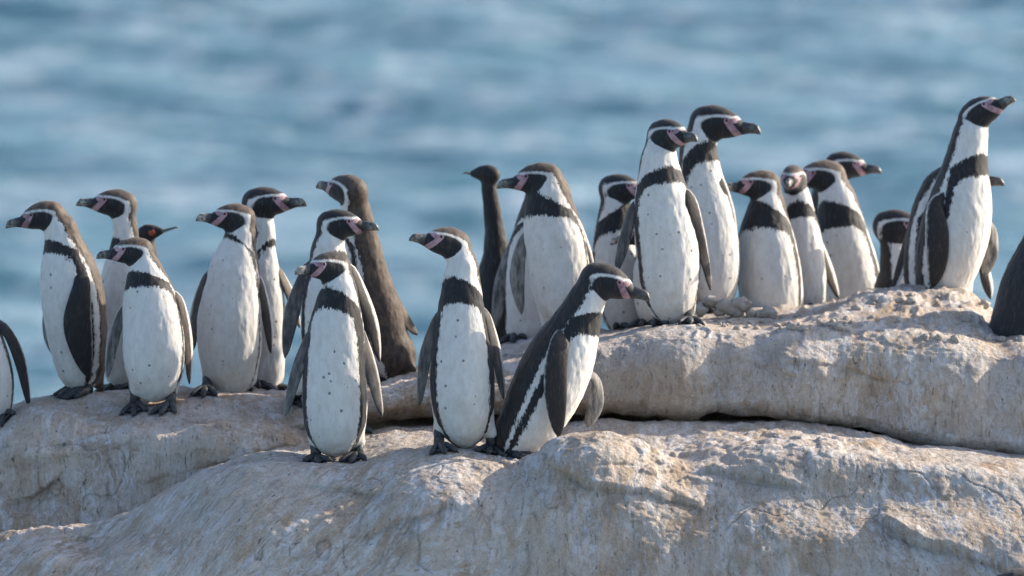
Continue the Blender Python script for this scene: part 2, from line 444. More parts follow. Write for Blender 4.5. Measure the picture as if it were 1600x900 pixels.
# front rock
XA = [-700, -100, 0, 100, 200, 260, 330, 420, 500, 560, 620, 700, 790, 840, 880, 960, 1010, 1060, 1120, 1250, 1400, 1600, 1800, 2400]
edgeA = [880, 852, 850, 846, 822, 796, 764, 756, 768, 764, 752, 736, 752, 732, 706, 700, 716, 750, 765, 745, 755, 780, 800, 840]
crA = [862, 848, 846, 840, 812, 784, 747, 732, 744, 742, 732, 722, 735, 716, 690, 685, 699, 730, 735, 710, 722, 748, 770, 810]
dipA = [855, 846, 844, 838, 808, 778, 738, 716, 728, 724, 710, 706, 724, 728, 722, 712, 708, 712, 700, 690, 712, 732, 750, 800]
topA = [850, 845, 843, 836, 806, 775, 735, 710, 692, 680, 670, 668, 692, 690, 668, 662, 663, 664, 660, 661, 692, 713, 735, 790]
edgeA = np.array(edgeA, float); 
sheet('front_rock', XA, [
    (1420, -1.6), (1200, -1.0), (960, -.36), (edgeA * .5 + 480 - 20, -.24), (edgeA + 18, -.12), (crA, -.03), (dipA, .14), (topA, .46),
    (np.array(topA) + 45, 1.0)],
    [8, 22, 84, 84, 50, 56, 60, 16], 11,
    warm=[(1000, 870, 240, 90, .9), (930, 770, 80, 50, .5), (500, 850, 60, 60, .3), (1300, 840, 160, 70, .4), (240, 840, 120, 30, .5)],
    folds=[([(1360, 796), (1420, 846), (1500, 866), (1600, 895)], 40, .035), ([(1090, 742), (1180, 752), (1300, 770), (1380, 800)], 45, .018), ([(-20, 885), (70, 878), (150, 862), (170, 850)], 30, .03), ([(860, 735), (930, 760), (1010, 770), (1100, 800)], 40, .02), ([(300, 800), (400, 775), (500, 772), (600, 790)], 35, .014), ([(560, 840), (700, 800), (840, 830)], 50, .014)],
    lumps=[(930, 720, 55, 30, .03), (1130, 775, 55, 22, .02), (60, 872, 60, 20, .03), (1330, 780, 120, 40, -.02), (700, 800, 150, 60, .03), (430, 800, 120, 60, .02)])
# left rock
XB = [-700, -150, -40, 0, 60, 130, 200, 300, 420, 480, 560, 640, 720, 900]
crB = np.array([760, 690, 668, 652, 632, 619, 614, 607, 611, 620, 634, 648, 670, 730], float)
edB = np.array([800, 720, 700, 690, 672, 664, 664, 664, 676, 690, 700, 705, 715, 760], float)
sheet('left_rock', XB, [
    (1420, -.9), (1100, -.1), (900, .22), (800, .26), (edB + 30, .32), (edB, .40), (crB, .78), (crB + 50, 1.3)],
    [6, 20, 56, 70, 40, 70, 16], 23,
    warm=[(60, 770, 70, 50, .8), (20, 820, 60, 40, .6), (170, 650, 60, 30, .3), (340, 700, 90, 30, .2), (460, 680, 30, 20, .8)],
    folds=[([(-20, 712), (45, 706), (100, 696), (190, 668)], 28, .03), ([(-20, 800), (60, 765), (120, 720), (200, 700)], 40, .035), ([(200, 760), (300, 735), (400, 712), (470, 694)], 45, .02)],
    lumps=[(60, 655, 45, 25, .025), (230, 690, 130, 30, .03), (60, 715, 70, 14, .03), (50, 775, 60, 25, -.04)])
# upper ledge with the undercut
XC = [420, 500, 560, 620, 680, 740, 800, 870, 950, 1020, 1100, 1150, 1250, 1330, 1420, 1500, 1600, 1800, 2400]
topC = np.array([640, 612, 600, 584, 568, 552, 543, 526, 518, 505, 492, 490, 492, 490, 492, 494, 496, 505, 560], float)
frC = np.array([655, 630, 616, 600, 588, 580, 570, 552, 538, 524, 516, 518, 520, 522, 524, 532, 540, 560, 620], float)
loC = np.array([705, 680, 668, 655, 652, 650, 648, 645, 642, 644, 648, 646, 652, 668, 690, 704, 714, 735, 800], float)
def teeth(PX, PY, G, N):
    lo = np.interp(PX, XC, loC)
    hn = .5 + .5 * vnoise(np.stack([PX / 17.0, 0 * PX, 0 * PX], -1), 8)
    near = sstep(4 + 9 * hn, 1 + 4 * hn, np.abs(PY - lo + 5)) * sstep(.25, .4, hn) * (sstep(985, 1000, PX) * (PX < 1092) + (PX < 668) * (PX > 600) * .7)
    w = sstep(.62, .9, np.sin(PX / 2.55 + 1.5 * np.sin(PX / 31))) * (.4 + .6 * sstep(-.2, .3, np.sin(PX / 19.0)))
    k = near * w * .0
    rub = sstep(1040, 1110, PX) * sstep(545, 520, PY) * sstep(.2, .6, N[..., 2])
    q = G * np.array([30, 30, 34]) + .5 * fbm(G * 20, 2, 77)[..., None]
    rb = np.maximum(0, .45 - np.abs(vnoise(q, 91))) ** .7 * sstep(-.2, .2, vnoise(G * 9, 92))
    return -.035 * k + rub * .014 * rb, k * .9
sheet('upper_ledge', XC, [
    (760, .95), (loC + 30, .92), (loC - 10, .80), (loC + 2, .56), (loC - 22, .47), (frC * .5 + loC * .5, .47), (frC + 14, .52), (frC, .60), (topC, 1.25), (topC + 45, 2.0)],
    [4, 10, 26, 30, 56, 60, 24, 76, 16], 37,
    warm=[(1030, 610, 90, 45, .9), (960, 640, 60, 20, .9), (1180, 640, 60, 20, .8), (1350, 560, 200, 60, .2), (640, 640, 60, 25, .7), (740, 640, 60, 20, .7)],
    folds=[([(1000, 575), (1060, 560), (1150, 562), (1240, 590)], 26, .014), ([(1200, 575), (1320, 570), (1400, 600), (1480, 590)], 30, .016), ([(1400, 640), (1500, 630), (1600, 660)], 40, .014)],
    lumps=[(1420, 495, 95, 17, .075), (1340, 505, 70, 14, .03), (1500, 505, 50, 16, .04), (1250, 590, 55, 60, .03), (1060, 600, 32, 50, .025), (1122, 600, 20, 60, -.025), (985, 600, 35, 45, -.018), (1370, 620, 30, 55, -.028), (1455, 620, 60, 60, .025), (1560, 600, 28, 90, -.028), (1190, 560, 22, 40, -.018)], extra=teeth)

def ray_rock(px, py):
    d = at(px, py, 0.0) - CAM; d = Vector(d).normalized(); best = None
    for t in TREES:
        h = t.ray_cast(Vector(CAM), d)
        if h[0] is not None and (best is None or h[3] < best[3]): best = h
    return np.array(best[0]) if best else None
def ground_z(x, y, ztop):
    best = None
    for t in TREES:
        h = t.ray_cast(Vector((x, y, ztop)), Vector((0, 0, -1)))
        if h[0] is not None and (best is None or h[0].z > best): best = h[0].z
    return best if best is not None else ztop - .3

# ------------------------------------------------------------------ birds
def surfnets(F, org, h):
    s = F < 0
    c = [(0,0,0),(1,0,0),(0,1,0),(1,1,0),(0,0,1),(1,0,1),(0,1,1),(1,1,1)]
    nx, ny, nz = F.shape
    cnt = np.zeros((nx-1, ny-1, nz-1), np.int8)
    for a, b, d in c: cnt += s[a:nx-1+a, b:ny-1+b, d:nz-1+d]
    idx = np.argwhere((cnt > 0) & (cnt < 8))
    vals = np.stack([F[idx[:,0]+a, idx[:,1]+b, idx[:,2]+d] for a, b, d in c], 1)
    acc = np.zeros((len(idx), 3)); k = np.zeros(len(idx))
    for i in range(8):
        for j in range(i + 1, 8):
            ci, cj = np.array(c[i]), np.array(c[j])
            if np.abs(ci - cj).sum() != 1: continue
            m = (vals[:, i] < 0) != (vals[:, j] < 0)
            t = vals[m, i] / (vals[m, i] - vals[m, j])
            acc[m] += ci + (cj - ci) * t[:, None]; k[m] += 1
    V = org + h * (idx + acc / k[:, None])
    num = -np.ones(cnt.shape, np.int64); num[tuple(idx.T)] = np.arange(len(idx))
    faces = []
    for ax in range(3):
        lo = [slice(None)] * 3; hi = [slice(None)] * 3; lo[ax] = slice(0, -1); hi[ax] = slice(1, None)
        A, B = s[tuple(lo)], s[tuple(hi)]
        e = np.argwhere(A != B); o1, o2 = (ax + 1) % 3, (ax + 2) % 3
        e = e[(e[:, o1] > 0) & (e[:, o2] > 0)]
        q = []
        for d1, d2 in ((-1, -1), (0, -1), (0, 0), (-1, 0)):
            ee = e.copy(); ee[:, o1] += d1; ee[:, o2] += d2; q.append(num[tuple(ee.T)])
        q = np.stack(q, 1); fl = ~A[tuple(e.T)]
        q[fl] = q[fl][:, ::-1]; faces.append(q)
    return V, np.vstack(faces)

def smooth_mesh(V, F, it=3, lam=.5):
    e = np.vstack([F[:, [0, 1]], F[:, [1, 2]], F[:, [2, 3]], F[:, [3, 0]]])
    i, j = np.r_[e[:, 0], e[:, 1]], np.r_[e[:, 1], e[:, 0]]
    deg = np.bincount(i, minlength=len(V))[:, None]
    for n in range(it * 2):
        S = np.stack([np.bincount(i, V[j, k], len(V)) for k in range(3)], 1) / deg
        V = V + (lam if n % 2 == 0 else -lam * 1.03) * (S - V)
    return V

def smin(a, b, k):
    h = np.clip(.5 + .5 * (b - a) / k, 0, 1); return b * (1 - h) + a * h - k * h * (1 - h)

def chain_field(X, Y, Z, org, h, pts, shape, margin):
    """distance to a dense chain of balls; pts (n,4)"""
    F = np.full(shape, .05, np.float32)
    for x, y, z, r in pts:
        lo = np.maximum(((np.array([x, y, z]) - r - margin - org) / h).astype(int), 0)
        hi = np.minimum(((np.array([x, y, z]) + r + margin - org) / h).astype(int) + 2, shape)
        if np.any(hi <= lo): continue
        sl = tuple(slice(a, b) for a, b in zip(lo, hi))
        d = np.sqrt((X[sl[0], None, None] - x) ** 2 + (Y[None, sl[1], None] - y) ** 2 + (Z[None, None, sl[2]] - z) ** 2) - r
        np.minimum(F[sl], d, out=F[sl])
    return F

def unit(v): return v / (np.linalg.norm(v, axis=-1, keepdims=True) + 1e-12)
def yawdir(a): return np.array([math.sin(R(a)), -math.cos(R(a)), 0.0])

HEAD = [(-.42, .02, .90), (0, .06, .93), (.42, -.02, .90), (.85, -.12, .76), (1.2, -.22, .58), (1.5, -.30, .42)]
BEAK_T = [(1.2, .22), (1.45, .14), (1.7, .08), (2.1, .02), (2.4, -.02), (2.62, -.12), (2.78, -.36), (2.80, -.55)]
BEAK_B = [(1.2, -.72), (1.45, -.72), (1.7, -.68), (2.1, -.60), (2.4, -.60), (2.60, -.62), (2.74, -.62), (2.78, -.62)]
BEAK_W = [.36, .33, .29, .23, .20, .17, .11, .03]

def tube_loft(P, frames, prof, n=14):
    """rings: P (m,3) centres, frames (m,2,3) axes, prof (m,2) radii -> closed mesh, plus angle per vertex"""
    m = len(P); a = np.arange(n) * 2 * math.pi / n
    V = P[:, None] + frames[:, None, 0] * (np.cos(a)[None, :, None] * prof[:, None, :1]) + frames[:, None, 1] * (np.sin(a)[None, :, None] * prof[:, None, 1:])
    V = V.reshape(-1, 3); F = grid_faces(m, n, True)
    V = np.vstack([V, P[:1], P[-1:]]); c0, c1 = m * n, m * n + 1
    j = np.arange(n); k = (j + 1) % n
    F = np.vstack([F, np.stack([j * 0 + c0, k, j, j], 1), np.stack([j * 0 + c1, (m - 1) * n + j, (m - 1) * n + k, (m - 1) * n + k], 1)])
    A = np.r_[np.tile(a, m), 0, 0]
    return V, F, A

def mesh_mixed(name, V, F):
    me = bpy.data.meshes.new(name)
    me.from_pydata([tuple(v) for v in V], [], [tuple(dict.fromkeys(f)) for f in F.tolist()])
    me.polygons.foreach_set('use_smooth', [True] * len(me.polygons)); me.update()
    return me

VERB = False

def make_bird(name, label, cat, group, spine, head, h, hyaw, hpitch, byaw, feet=(), Y=None, flippers=(), band=None,
              brown=.5, crown_brown=None, kind='penguin', redface=False, spots=1.0, soil=.5, lean=0.0, thi=66, tho=85, thb=101, beakband=.5, beaklen=1.0,
              thighs=True, tail=None, vox=.0042, headroll=0, hasfeet=True, headY=0.0):
    heels = []                                       # depth comes from the feet on the rock
    for f in feet:
        hit = ray_rock(f[2], f[3])
        heels.append(hit)
    ok = [k for k in heels if k is not None]
    heels = [k if k is not None else at(f[2], f[3], float(np.mean([q[1] for q in ok])) if ok else Y) for k, f in zip(heels, feet)]
    if Y is None: Y = float(np.mean([k[1] for k in heels])) + .015
    s = mpp(Y); HH = h * s
    if VERB: print(label[:40], 'Y=%.2f' % Y, [tuple(np.round(k, 2)) for k in heels])
    sp = np.array(spine, float)
    n = len(sp)
    dy = sp[:, 3] if sp.shape[1] > 3 else np.linspace(0, lean, n)
    cen = at(sp[:, 0], sp[:, 1], Y + dy); rad = sp[:, 2] * s
    # head frame
    f = np.array([math.sin(R(hyaw)) * math.cos(R(hpitch)), -math.cos(R(hyaw)) * math.cos(R(hpitch)), math.sin(R(hpitch))])
    rt = unit(np.cross(f, [0, 0, 1.0])); u = np.cross(rt, f)
    if headroll:
        a = R(headroll); rt, u = rt * math.cos(a) + u * math.sin(a), u * math.cos(a) - rt * math.sin(a)
    hc = at(head[0], head[1], Y + dy[-1] + headY)
    root_back = hc - f * .30 * HH - u * .12 * HH
    P4 = np.vstack([np.c_[cen, rad], np.r_[root_back, .80 * HH if kind == 'penguin' else .6 * HH][None]])
    NS = 150
    S = catmull(P4, NS); S[:, 3] = np.maximum(S[:, 3], .008)
    arc = np.r_[0, np.cumsum(np.linalg.norm(np.diff(S[:, :3], axis=0), axis=1))]; L = arc[-1]; T = arc / L
    axis = unit(np.gradient(S[:, :3], axis=0))
    # ventral direction along the spine
    dyaw = (hyaw - byaw + 180) % 360 - 180
    wgt = sstep(.55, 1.0, T) * .75
    ven = np.stack([yawdir(byaw + dyaw * w) for w in wgt])
    ven = unit(ven - axis * np.sum(ven * axis, 1, keepdims=True))
    # head balls
    hp = np.array(HEAD) if kind == 'penguin' else np.array([(-.4, 0, .72), (0, .05, .78), (.5, -.02, .66), (.95, -.1, .46), (1.3, -.16, .3)])
    q = np.linspace(0, len(hp) - 1, 34); hp = np.stack([np.interp(q, np.arange(len(hp)), hp[:, k]) for k in range(3)], 1)
    HB = np.c_[hc + HH * (hp[:, :1] * f + hp[:, 1:2] * u), hp[:, 2] * HH]
    extra = []
    # legs: short white trouser cones
    low = S[0, :3]; side_b = np.cross(yawdir(byaw), [0, 0, 1.0])
    if not heels and hasfeet:
        for sg in (-1, 1):
            g = low + side_b * sg * .038 + yawdir(byaw) * .01
            g = g.copy(); g[2] = ground_z(g[0], g[1], low[2] + .02) ; heels.append(g)
    ank = []
    for i, g in enumerate(heels):
        if feet: a0 = at(feet[i][0], feet[i][1], Y)
        else: a0 = g + np.array([0, 0, min(.035, max(.012, low[2] - g[2] + .02))])
        ank.append(a0)
        if thighs:
            k = int(np.argmin(np.abs(arc - .09)))
            top = S[k, :3] + (a0 - S[k, :3]) * np.array([.62, .62, 0]); top[2] = a0[2] + .05
            for t in np.linspace(0, 1, 12): extra.append(np.r_[top * (1 - t) + (a0 + [0, 0, .006]) * t, .034 * (1 - t) + .017 * t])
    if tail is not None:
        tp = at(tail[0], tail[1], Y + (tail[2] if len(tail) > 2 else .06))
    else:
        tp = low - yawdir(byaw) * .085 - axis[0] * .035
        tp[2] = max(tp[2], ground_z(tp[0], tp[1], low[2] + .1) + .008)
    k0 = int(np.argmin(np.abs(arc - .05)))
    b0 = S[k0, :3] - yawdir(byaw) * .02
    tailpts = [np.r_[b0 * (1 - t) + tp * t, .055 * (1 - t) ** 1.2 + .007] for t in np.linspace(0, 1, 22)] if kind != 'none' else []
    allp = np.vstack([S, HB] + ([np.array(extra)] if extra else []) + ([np.array(tailpts)] if len(tailpts) else []))
    lo = (allp[:, :3] - allp[:, 3:]).min(0) - .02; hi = (allp[:, :3] + allp[:, 3:]).max(0) + .02
    shape = tuple(((hi - lo) / vox).astype(int) + 2)
    X, Yg, Z = (lo[i] + vox * np.arange(shape[i]) for i in range(3))
    F = chain_field(X, Yg, Z, lo, vox, S, shape, .016)
    F = smin(F, chain_field(X, Yg, Z, lo, vox, HB, shape, .016), .35 * HH)
    if extra: F = smin(F, chain_field(X, Yg, Z, lo, vox, np.array(extra), shape, .016), .014)
    if len(tailpts): F = smin(F, chain_field(X, Yg, Z, lo, vox, np.array(tailpts), shape, .016), .02)
    V, Q = surfnets(F, lo, vox)
    lab = np.arange(len(V))
    while True:
        m = lab[Q].min(1); new = lab.copy()
        for k in range(4): np.minimum.at(new, Q[:, k], m)
        new = new[new]
        if np.array_equal(new, lab): break
        lab = new
    big = np.bincount(lab).argmax(); keep = lab == big; idx = np.cumsum(keep) - 1
    V = V[keep]; Q = idx[Q[keep[Q[:, 0]]]]
    V = smooth_mesh(V, Q, 4)
    # narrow the head from side to side a little
    hx = (V - hc) / HH; cx, cy, cz = hx @ f, hx @ rt, hx @ u
    wh = sstep(1.5, .9, np.linalg.norm(np.stack([cx - .3, cy, cz + .1], 1), axis=1))
    V = V - rt * (cy * HH * .10 * wh)[:, None]
    # --- coordinates for the markings
    D = np.sqrt(((V[:, None] - S[None, :, :3]) ** 2).sum(-1)) - S[None, :, 3]
    dm = D.min(1, keepdims=True); wt = np.exp(-(D - dm) / .004); wt /= wt.sum(1, keepdims=True)
    t = wt @ T; cc = wt @ S[:, :3]; vv = unit(wt @ ven); ax = unit(wt @ axis); rr = wt @ S[:, 3]
    ra = V - cc; ra = ra - ax * np.sum(ra * ax, 1, keepdims=True); ra = unit(ra)
    th = np.degrees(np.arccos(np.clip(np.sum(ra * vv, 1), -1, 1)))
    deg = math.pi / 180 * np.maximum(rr, .03)
    hxd = (V - hc) / HH; cx, cy, cz = hxd @ f, hxd @ rt, hxd @ u
    hd = np.linalg.norm(np.stack([cx * .66 - .2, cy, cz * .95 + .08], 1), axis=1)
    wh = sstep(1.32, .98, hd)
    if kind == 'penguin':
        def tofpy(px, py):
            p = at(px, py, Y); i = np.argmin(np.linalg.norm(S[:, :3] - p, axis=1)); return T[i]
        if band:
            tt, tb = tofpy(*band[0]), tofpy(*band[1])
        else: tt, tb = .80, .70
        thback = thb - 6 * sstep(.55, .8, t)
        back = (th - thback) * deg
        i1, i2 = (th - thi) * deg, (t - tb) * L + .028 * (th / 90) ** 2
        inner = -smin(-i1, -i2, .035)
        inner = -smin(-inner, -(.035 - t) * L, .02)
        bandf = np.minimum(np.minimum((tho + 9 * sstep(.5, .75, t) - th) * deg, (tt - t) * L - .055 * (th / 90) ** 2), inner)
        bandf = np.minimum(bandf, (t - .015) * L + .03)
        bd = np.maximum(back, bandf)
        # head
        ex, ez = (cx - .48) / 1.02, (cz + .38) / .72
        er = (np.abs(ex) ** 2.4 + np.abs(ez) ** 2.4 + 1e-9) ** (1 / 2.4); mask = (1 - er) * .8
        mask = np.minimum(mask, (cz + 1.35) * 1.0)
        mask = np.maximum(mask, np.minimum(cx - .55, .30 - .10 * np.clip(cx - .6, 0, 2) - cz))   # forward to the bill and chin
        ang = np.clip((cx - .4) * -.5 + (-cz) * .35, -.2, 1)
        ws = .15 + .26 * np.clip(ang, 0, 1)
        nape = np.maximum(cz - .36 + .12 * np.clip(cx - .7, 0, 2), np.minimum(-.86 - cx + .12 * cz, cz + 1.6))
        crown = np.minimum(-mask - ws, nape)
        hdk = np.maximum(mask, crown) * HH
        dark = bd * (1 - wh) + hdk * wh
        # pink skin
        a0, b0_ = np.array([.98, .16]), np.array([1.50, -.62])
        ab = b0_ - a0; pt = np.stack([cx, cz], 1) - a0
        tt_ = np.clip((pt @ ab) / (ab @ ab), 0, 1)
        pk = (.15 + .05 * tt_) - np.linalg.norm(pt - tt_[:, None] * ab, axis=1)
        pk = np.maximum(pk, .16 - np.hypot(cx - 1.38, cz - .14))
        pink = np.where(wh > .5, pk * HH, -.02)
        # brown of worn feathers on the back, less on mask and band
        bw = brown * np.clip(sstep(-.01, .02, back) * (1 - wh) + wh * (crown_brown if crown_brown is not None else brown) / max(brown, .01) * sstep(-.1, .15, crown), 0, 1)
        bw = np.maximum(bw, .22 * sstep(.8, 1.0, t) * 0)
        spt = spots * sstep(-.004, -.012, bd) * sstep(62, 50, th) * (1 - wh) * sstep(.86, .8, t)
        tl = np.linalg.norm(V - tp, axis=1)
        isT = sstep(.075, .05, tl) * sstep(95, 115, th + 60 * sstep(.05, .0, t))
        dark = np.maximum(dark, (isT - .5) * .02)
        bw = np.maximum(bw, .55 * isT)
        if extra:
            E = np.array(extra); de = (np.sqrt(((V[:, None] - E[None, :, :3]) ** 2).sum(-1)) - E[None, :, 3]).min(1)
            leg = sstep(.016, .003, de) * (t < .3)
            leg = leg * sstep(.0, .012, bandf * 0 + np.abs(th - thi) * deg - .004)
            dark = dark * (1 - leg) - .012 * leg
        so = soil * (.35 + .65 * sstep(.35, .0, t))
        gr = np.zeros(len(V))
    else:
        dark = np.full(len(V), .05); pink = np.full(len(V), -.05); spt = so = gr = np.zeros(len(V))
        bw = brown * (.6 + .4 * sstep(.3, .7, t))
    # slight ruffle so that the outline is not perfectly smooth
    base = np.mean(np.array(heels), 0) if heels else np.array([low[0], low[1], ground_z(low[0], low[1], low[2] + .1)])
    e1 = V[Q[:, 1]] - V[Q[:, 0]]; e2 = V[Q[:, 2]] - V[Q[:, 0]]; fn = np.cross(e1, e2)
    vn = np.zeros_like(V)
    for k in range(4):
        for c in range(3): vn[:, c] += np.bincount(Q[:, k], fn[:, c], len(V))
    vn = unit(vn)
    V = V + vn * (.0022 * fbm(V * np.array([75, 75, 30]), 3, 3) * (1 - wh * .7))[:, None]
    root = bpy.data.objects.new(name, None); C.objects.link(root); root.location = base
    root.empty_display_size = .1
    root['label'] = label; root['category'] = cat
    if group: root['group'] = group
    me = mesh_np('body', V - base, Q)
    for k, v in (('dark', dark), ('pink', pink), ('brown', bw), ('spots', spt), ('soil', so), ('grey', gr), ('rough', 1 - .72 * wh)): fattr(me, k, v)
    obj('body', me, M_PLUM, root)
    bv = BVHTree.FromPolygons([Vector(v) for v in V.tolist()], Q.tolist())
    # --- beak
    if kind == 'penguin':
        bt, bb = np.array(BEAK_T), np.array(BEAK_B)
        q = np.linspace(0, 7, 22); I = np.arange(8)
        X_ = np.interp(q, I, (bt[:, 0] + bb[:, 0]) / 2); X_ = 1.2 + (X_ - 1.2) * beaklen
        zt, zb = np.interp(q, I, bt[:, 1]), np.interp(q, I, bb[:, 1]); wv = np.interp(q, I, BEAK_W)
    else:
        q = np.linspace(0, 1, 16); X_ = 1.0 + 2.9 * beaklen * q
        zt = -.02 - .10 * q - .25 * sstep(.9, 1, q); zb = -.42 + .17 * q - .12 * sstep(.85, 1, q); wv = .24 * (1 - q) + .05
        zb = np.minimum(zb, zt - .05)
    Pc = hc + HH * (X_[:, None] * f + ((zt + zb) / 2)[:, None] * u)
    fr = np.broadcast_to(np.stack([rt, u])[None], (len(Pc), 2, 3))
    Vb, Fb, Ab = tube_loft(Pc, fr, np.stack([wv, (zt - zb) / 2], 1) * HH, 16)
    # mouth line: pinch inwards along a seam a little below the middle
    sm = np.exp(-((np.sin(Ab) + .25) / .16) ** 2)
    cen_b = np.r_[np.repeat(Pc, 16, 0), Pc[:1], Pc[-1:]]
    Vb = Vb - (Vb - cen_b) * (.16 * sm)[:, None]
    mb = mesh_mixed('beak', Vb - base, Fb)
    qq = np.r_[np.repeat(np.linspace(0, 1, len(Pc)), 16), 0, 1]
    fattr(mb, 'band', beakband * sstep(.35, .55, qq) * sstep(1.05, .7, qq))
    obj('beak', mb, M_BEAK if kind == 'penguin' else M_GREYBILL, root)
    if redface:
        a, b = np.meshgrid(np.linspace(0, math.pi, 9), np.arange(14) * 2 * math.pi / 14, indexing='ij')
        q = np.stack([np.sin(a) * np.cos(b) * .58, np.cos(a) * .69, np.sin(a) * np.sin(b) * .46], -1).reshape(-1, 3)
        Vr = hc + HH * ((q[:, :1] + .52) * f + q[:, 1:2] * rt + (q[:, 2:] - .06) * u)
        obj('face_skin', mesh_np('face_skin', Vr - base, grid_faces(9, 14, True)), M_RED, root)
    # --- eyes
    ez_ = (.98, .16) if kind == 'penguin' else (.62, .12)
    for sg in (-1, 1):
        o = hc + HH * (ez_[0] * f + ez_[1] * u) + rt * sg * .2
        hit = bv.ray_cast(Vector(o), Vector(-rt * sg))
        if hit[0] is None: continue
        c = np.array(hit[0]); rE = .10 * HH
        a, b = np.meshgrid(np.linspace(0, math.pi, 7), np.arange(10) * 2 * math.pi / 10, indexing='ij')
        Ve = c - rt * sg * rE * .35 + rE * np.stack([np.sin(a) * np.cos(b), np.sin(a) * np.sin(b), np.cos(a)], -1).reshape(-1, 3)
        obj('eye', mesh_np('eye', Ve - base, grid_faces(7, 10, True)), M_EYE, root)
    # --- flippers: dict(p=[(px,py,w,dy)], edge=+-1, side='o'/'i')
    for fl in flippers:
        p = np.array(fl['p'], float); n = len(p)
        if p.shape[1] == 3: p = np.c_[p, np.full(n, fl.get('dy', 0.0))]
        c3 = at(p[:, 0], p[:, 1], Y + p[:, 3])
        k = int(np.argmin(np.linalg.norm(S[:, :3] - c3[0], axis=1))); k = min(k + 6, NS - 1)
        r0 = c3[0] * .5 + S[k, :3] * .5; r0[2] = c3[0][2] + .022
        c3 = np.vstack([r0, c3]); p = np.vstack([[0, 0, p[0, 2] * 1.0, 0], p])
        P5 = catmull(np.c_[c3, p[:, 2] * s], 20)
        tg = unit(np.gradient(P5[:, :3], axis=0))
        view = unit(P5[:, :3] - CAM)
        pr = unit(np.cross(tg, view)); pr = pr * np.sign(pr[:, :1] + 1e-9)       # pointing right in the picture
        sgn = fl.get('out', 1)                                                    # side that lies farther back
        wv = P5[:, 3]; full = np.maximum(wv * 1.05, fl.get('chord', .052) * np.interp(np.linspace(0, 1, 20), [0, .3, .75, 1], [.8, 1, .75, .3]))
        cosv = np.clip(wv / full, 0, 1); sinv = np.sqrt(1 - cosv ** 2)
        ch = unit(pr * cosv[:, None] + view * (sinv * sgn)[:, None])
        nn = unit(np.cross(tg, ch)); nn = nn * np.sign(-np.sum(nn * view, 1, keepdims=True))   # towards the viewer
        tip = np.sqrt(np.clip(1 - ((np.linspace(0, 1, 20) - .86) / .14).clip(0, 1) ** 2, .02, 1))
        tk = .0075 * np.interp(np.linspace(0, 1, 20), [0, .25, 1], [1.8, 1, .35])
        Vf, Ff, Af = tube_loft(P5[:, :3], np.stack([ch, nn], 1), np.stack([full / 2 * tip, tk], 1), 18)
        co, si = np.cos(Af), np.sin(Af); tv = np.r_[np.repeat(np.linspace(0, 1, 20), 18), 0, 1]
        e = fl.get('edge', 1)
        front = si > -.15
        pale = fl.get('pale', .22)
        dk = ((1 - 2 * pale) - e * co) * .02
        if fl.get('side', 'o') == 'i':
            grey = np.where(front, .9 * sstep(.0, .2, tv), 0.0); dk = np.where(front, dk, .02)
        else:
            grey = np.where(front, fl.get('grey', .0) * sstep(.1, .5, tv), .9)
        mf = mesh_mixed('flipper', Vf - base, Ff)
        z0 = np.zeros(len(Vf))
        for k, v in (('dark', dk), ('pink', z0 - .05), ('brown', z0 + fl.get('brown', brown * .3)), ('spots', z0), ('soil', z0 + .2), ('grey', grey), ('rough', z0 + .25)): fattr(mf, k, v)
        obj('flipper', mf, M_PLUM, root)
    # --- feet
    if hasfeet:
        for i, g in enumerate(heels):
            a0 = ank[i]; sg = -1 if np.dot(g - base, side_b) < 0 else 1
            Vs, Fs = [], []; off = 0
            def addt(pts, rad_):
                nonlocal off
                pts = np.array(pts); tg = unit(np.gradient(pts, axis=0)); ref = np.cross(tg, [0.31, .2, .93]); ref = unit(ref); r2 = np.cross(tg, ref)
                v, fc, _ = tube_loft(pts, np.stack([ref, r2], 1), np.c_[rad_, rad_], 9)
                Vs.append(v); Fs.append(fc + off); off += len(v)
            top = a0 + np.array([0, 0, .012])
            heel = g + np.array([0, 0, .008])
            addt([top, a0 * .5 + heel * .5 + [0, 0, .002], heel], np.array([.0155, .0145, .0165]))
            tips = []
            for k, da in enumerate((-30, 0, 30)):
                d = yawdir(byaw + sg * 8 + da); ln = .084 if da == 0 else .072
                pts = []
                for q_, up_ in ((0, .011), (.45, .013), (.8, .009), (1.0, .006)):
                    p = g + d * ln * q_; p = p.copy(); gz = ground_z(p[0], p[1], g[2] + .05)
                    p[2] = max(gz, g[2] - .07) + up_; pts.append(p)
                addt(pts, np.array([.0125, .011, .0085, .005])); tips.append(pts)
                cl = pts[-1] + d * .011 - np.array([0, 0, .004]); addt([pts[-1], cl], np.array([.003, .0008]))
            for k in (0, 1):                                               # web
                A_, B_ = tips[k], tips[k + 1]
                ring = [A_[0], A_[1], A_[2], A_[2] * .5 + B_[2] * .5 - (A_[2] - A_[1]) * .25, B_[2], B_[1], B_[0]]
                ring = np.array(ring)
                v = np.vstack([ring + [0, 0, .001], ring - [0, 0, .004]])
                c_ = len(ring); Vs.append(v)
                fc = [[off + 0, off + j, off + j + 1, off + j + 1] for j in range(1, c_ - 1)] + [[off + c_, off + c_ + j + 1, off + c_ + j, off + c_ + j] for j in range(1, c_ - 1)]
                fc += [[off + j, off + c_ + j, off + c_ + j + 1, off + j + 1] for j in range(c_ - 1)]
                Fs.append(np.array(fc)); off += len(v)
            obj('foot', mesh_mixed('foot', np.vstack(Vs) - base, np.vstack(Fs)), M_FOOT, root)
    return root

G = 'penguins resting on the sea rocks'
def P(label, **kw): return make_bird('penguin', label, 'penguin', G, **kw)
def fl(p, **kw): return dict(p=p, **kw)

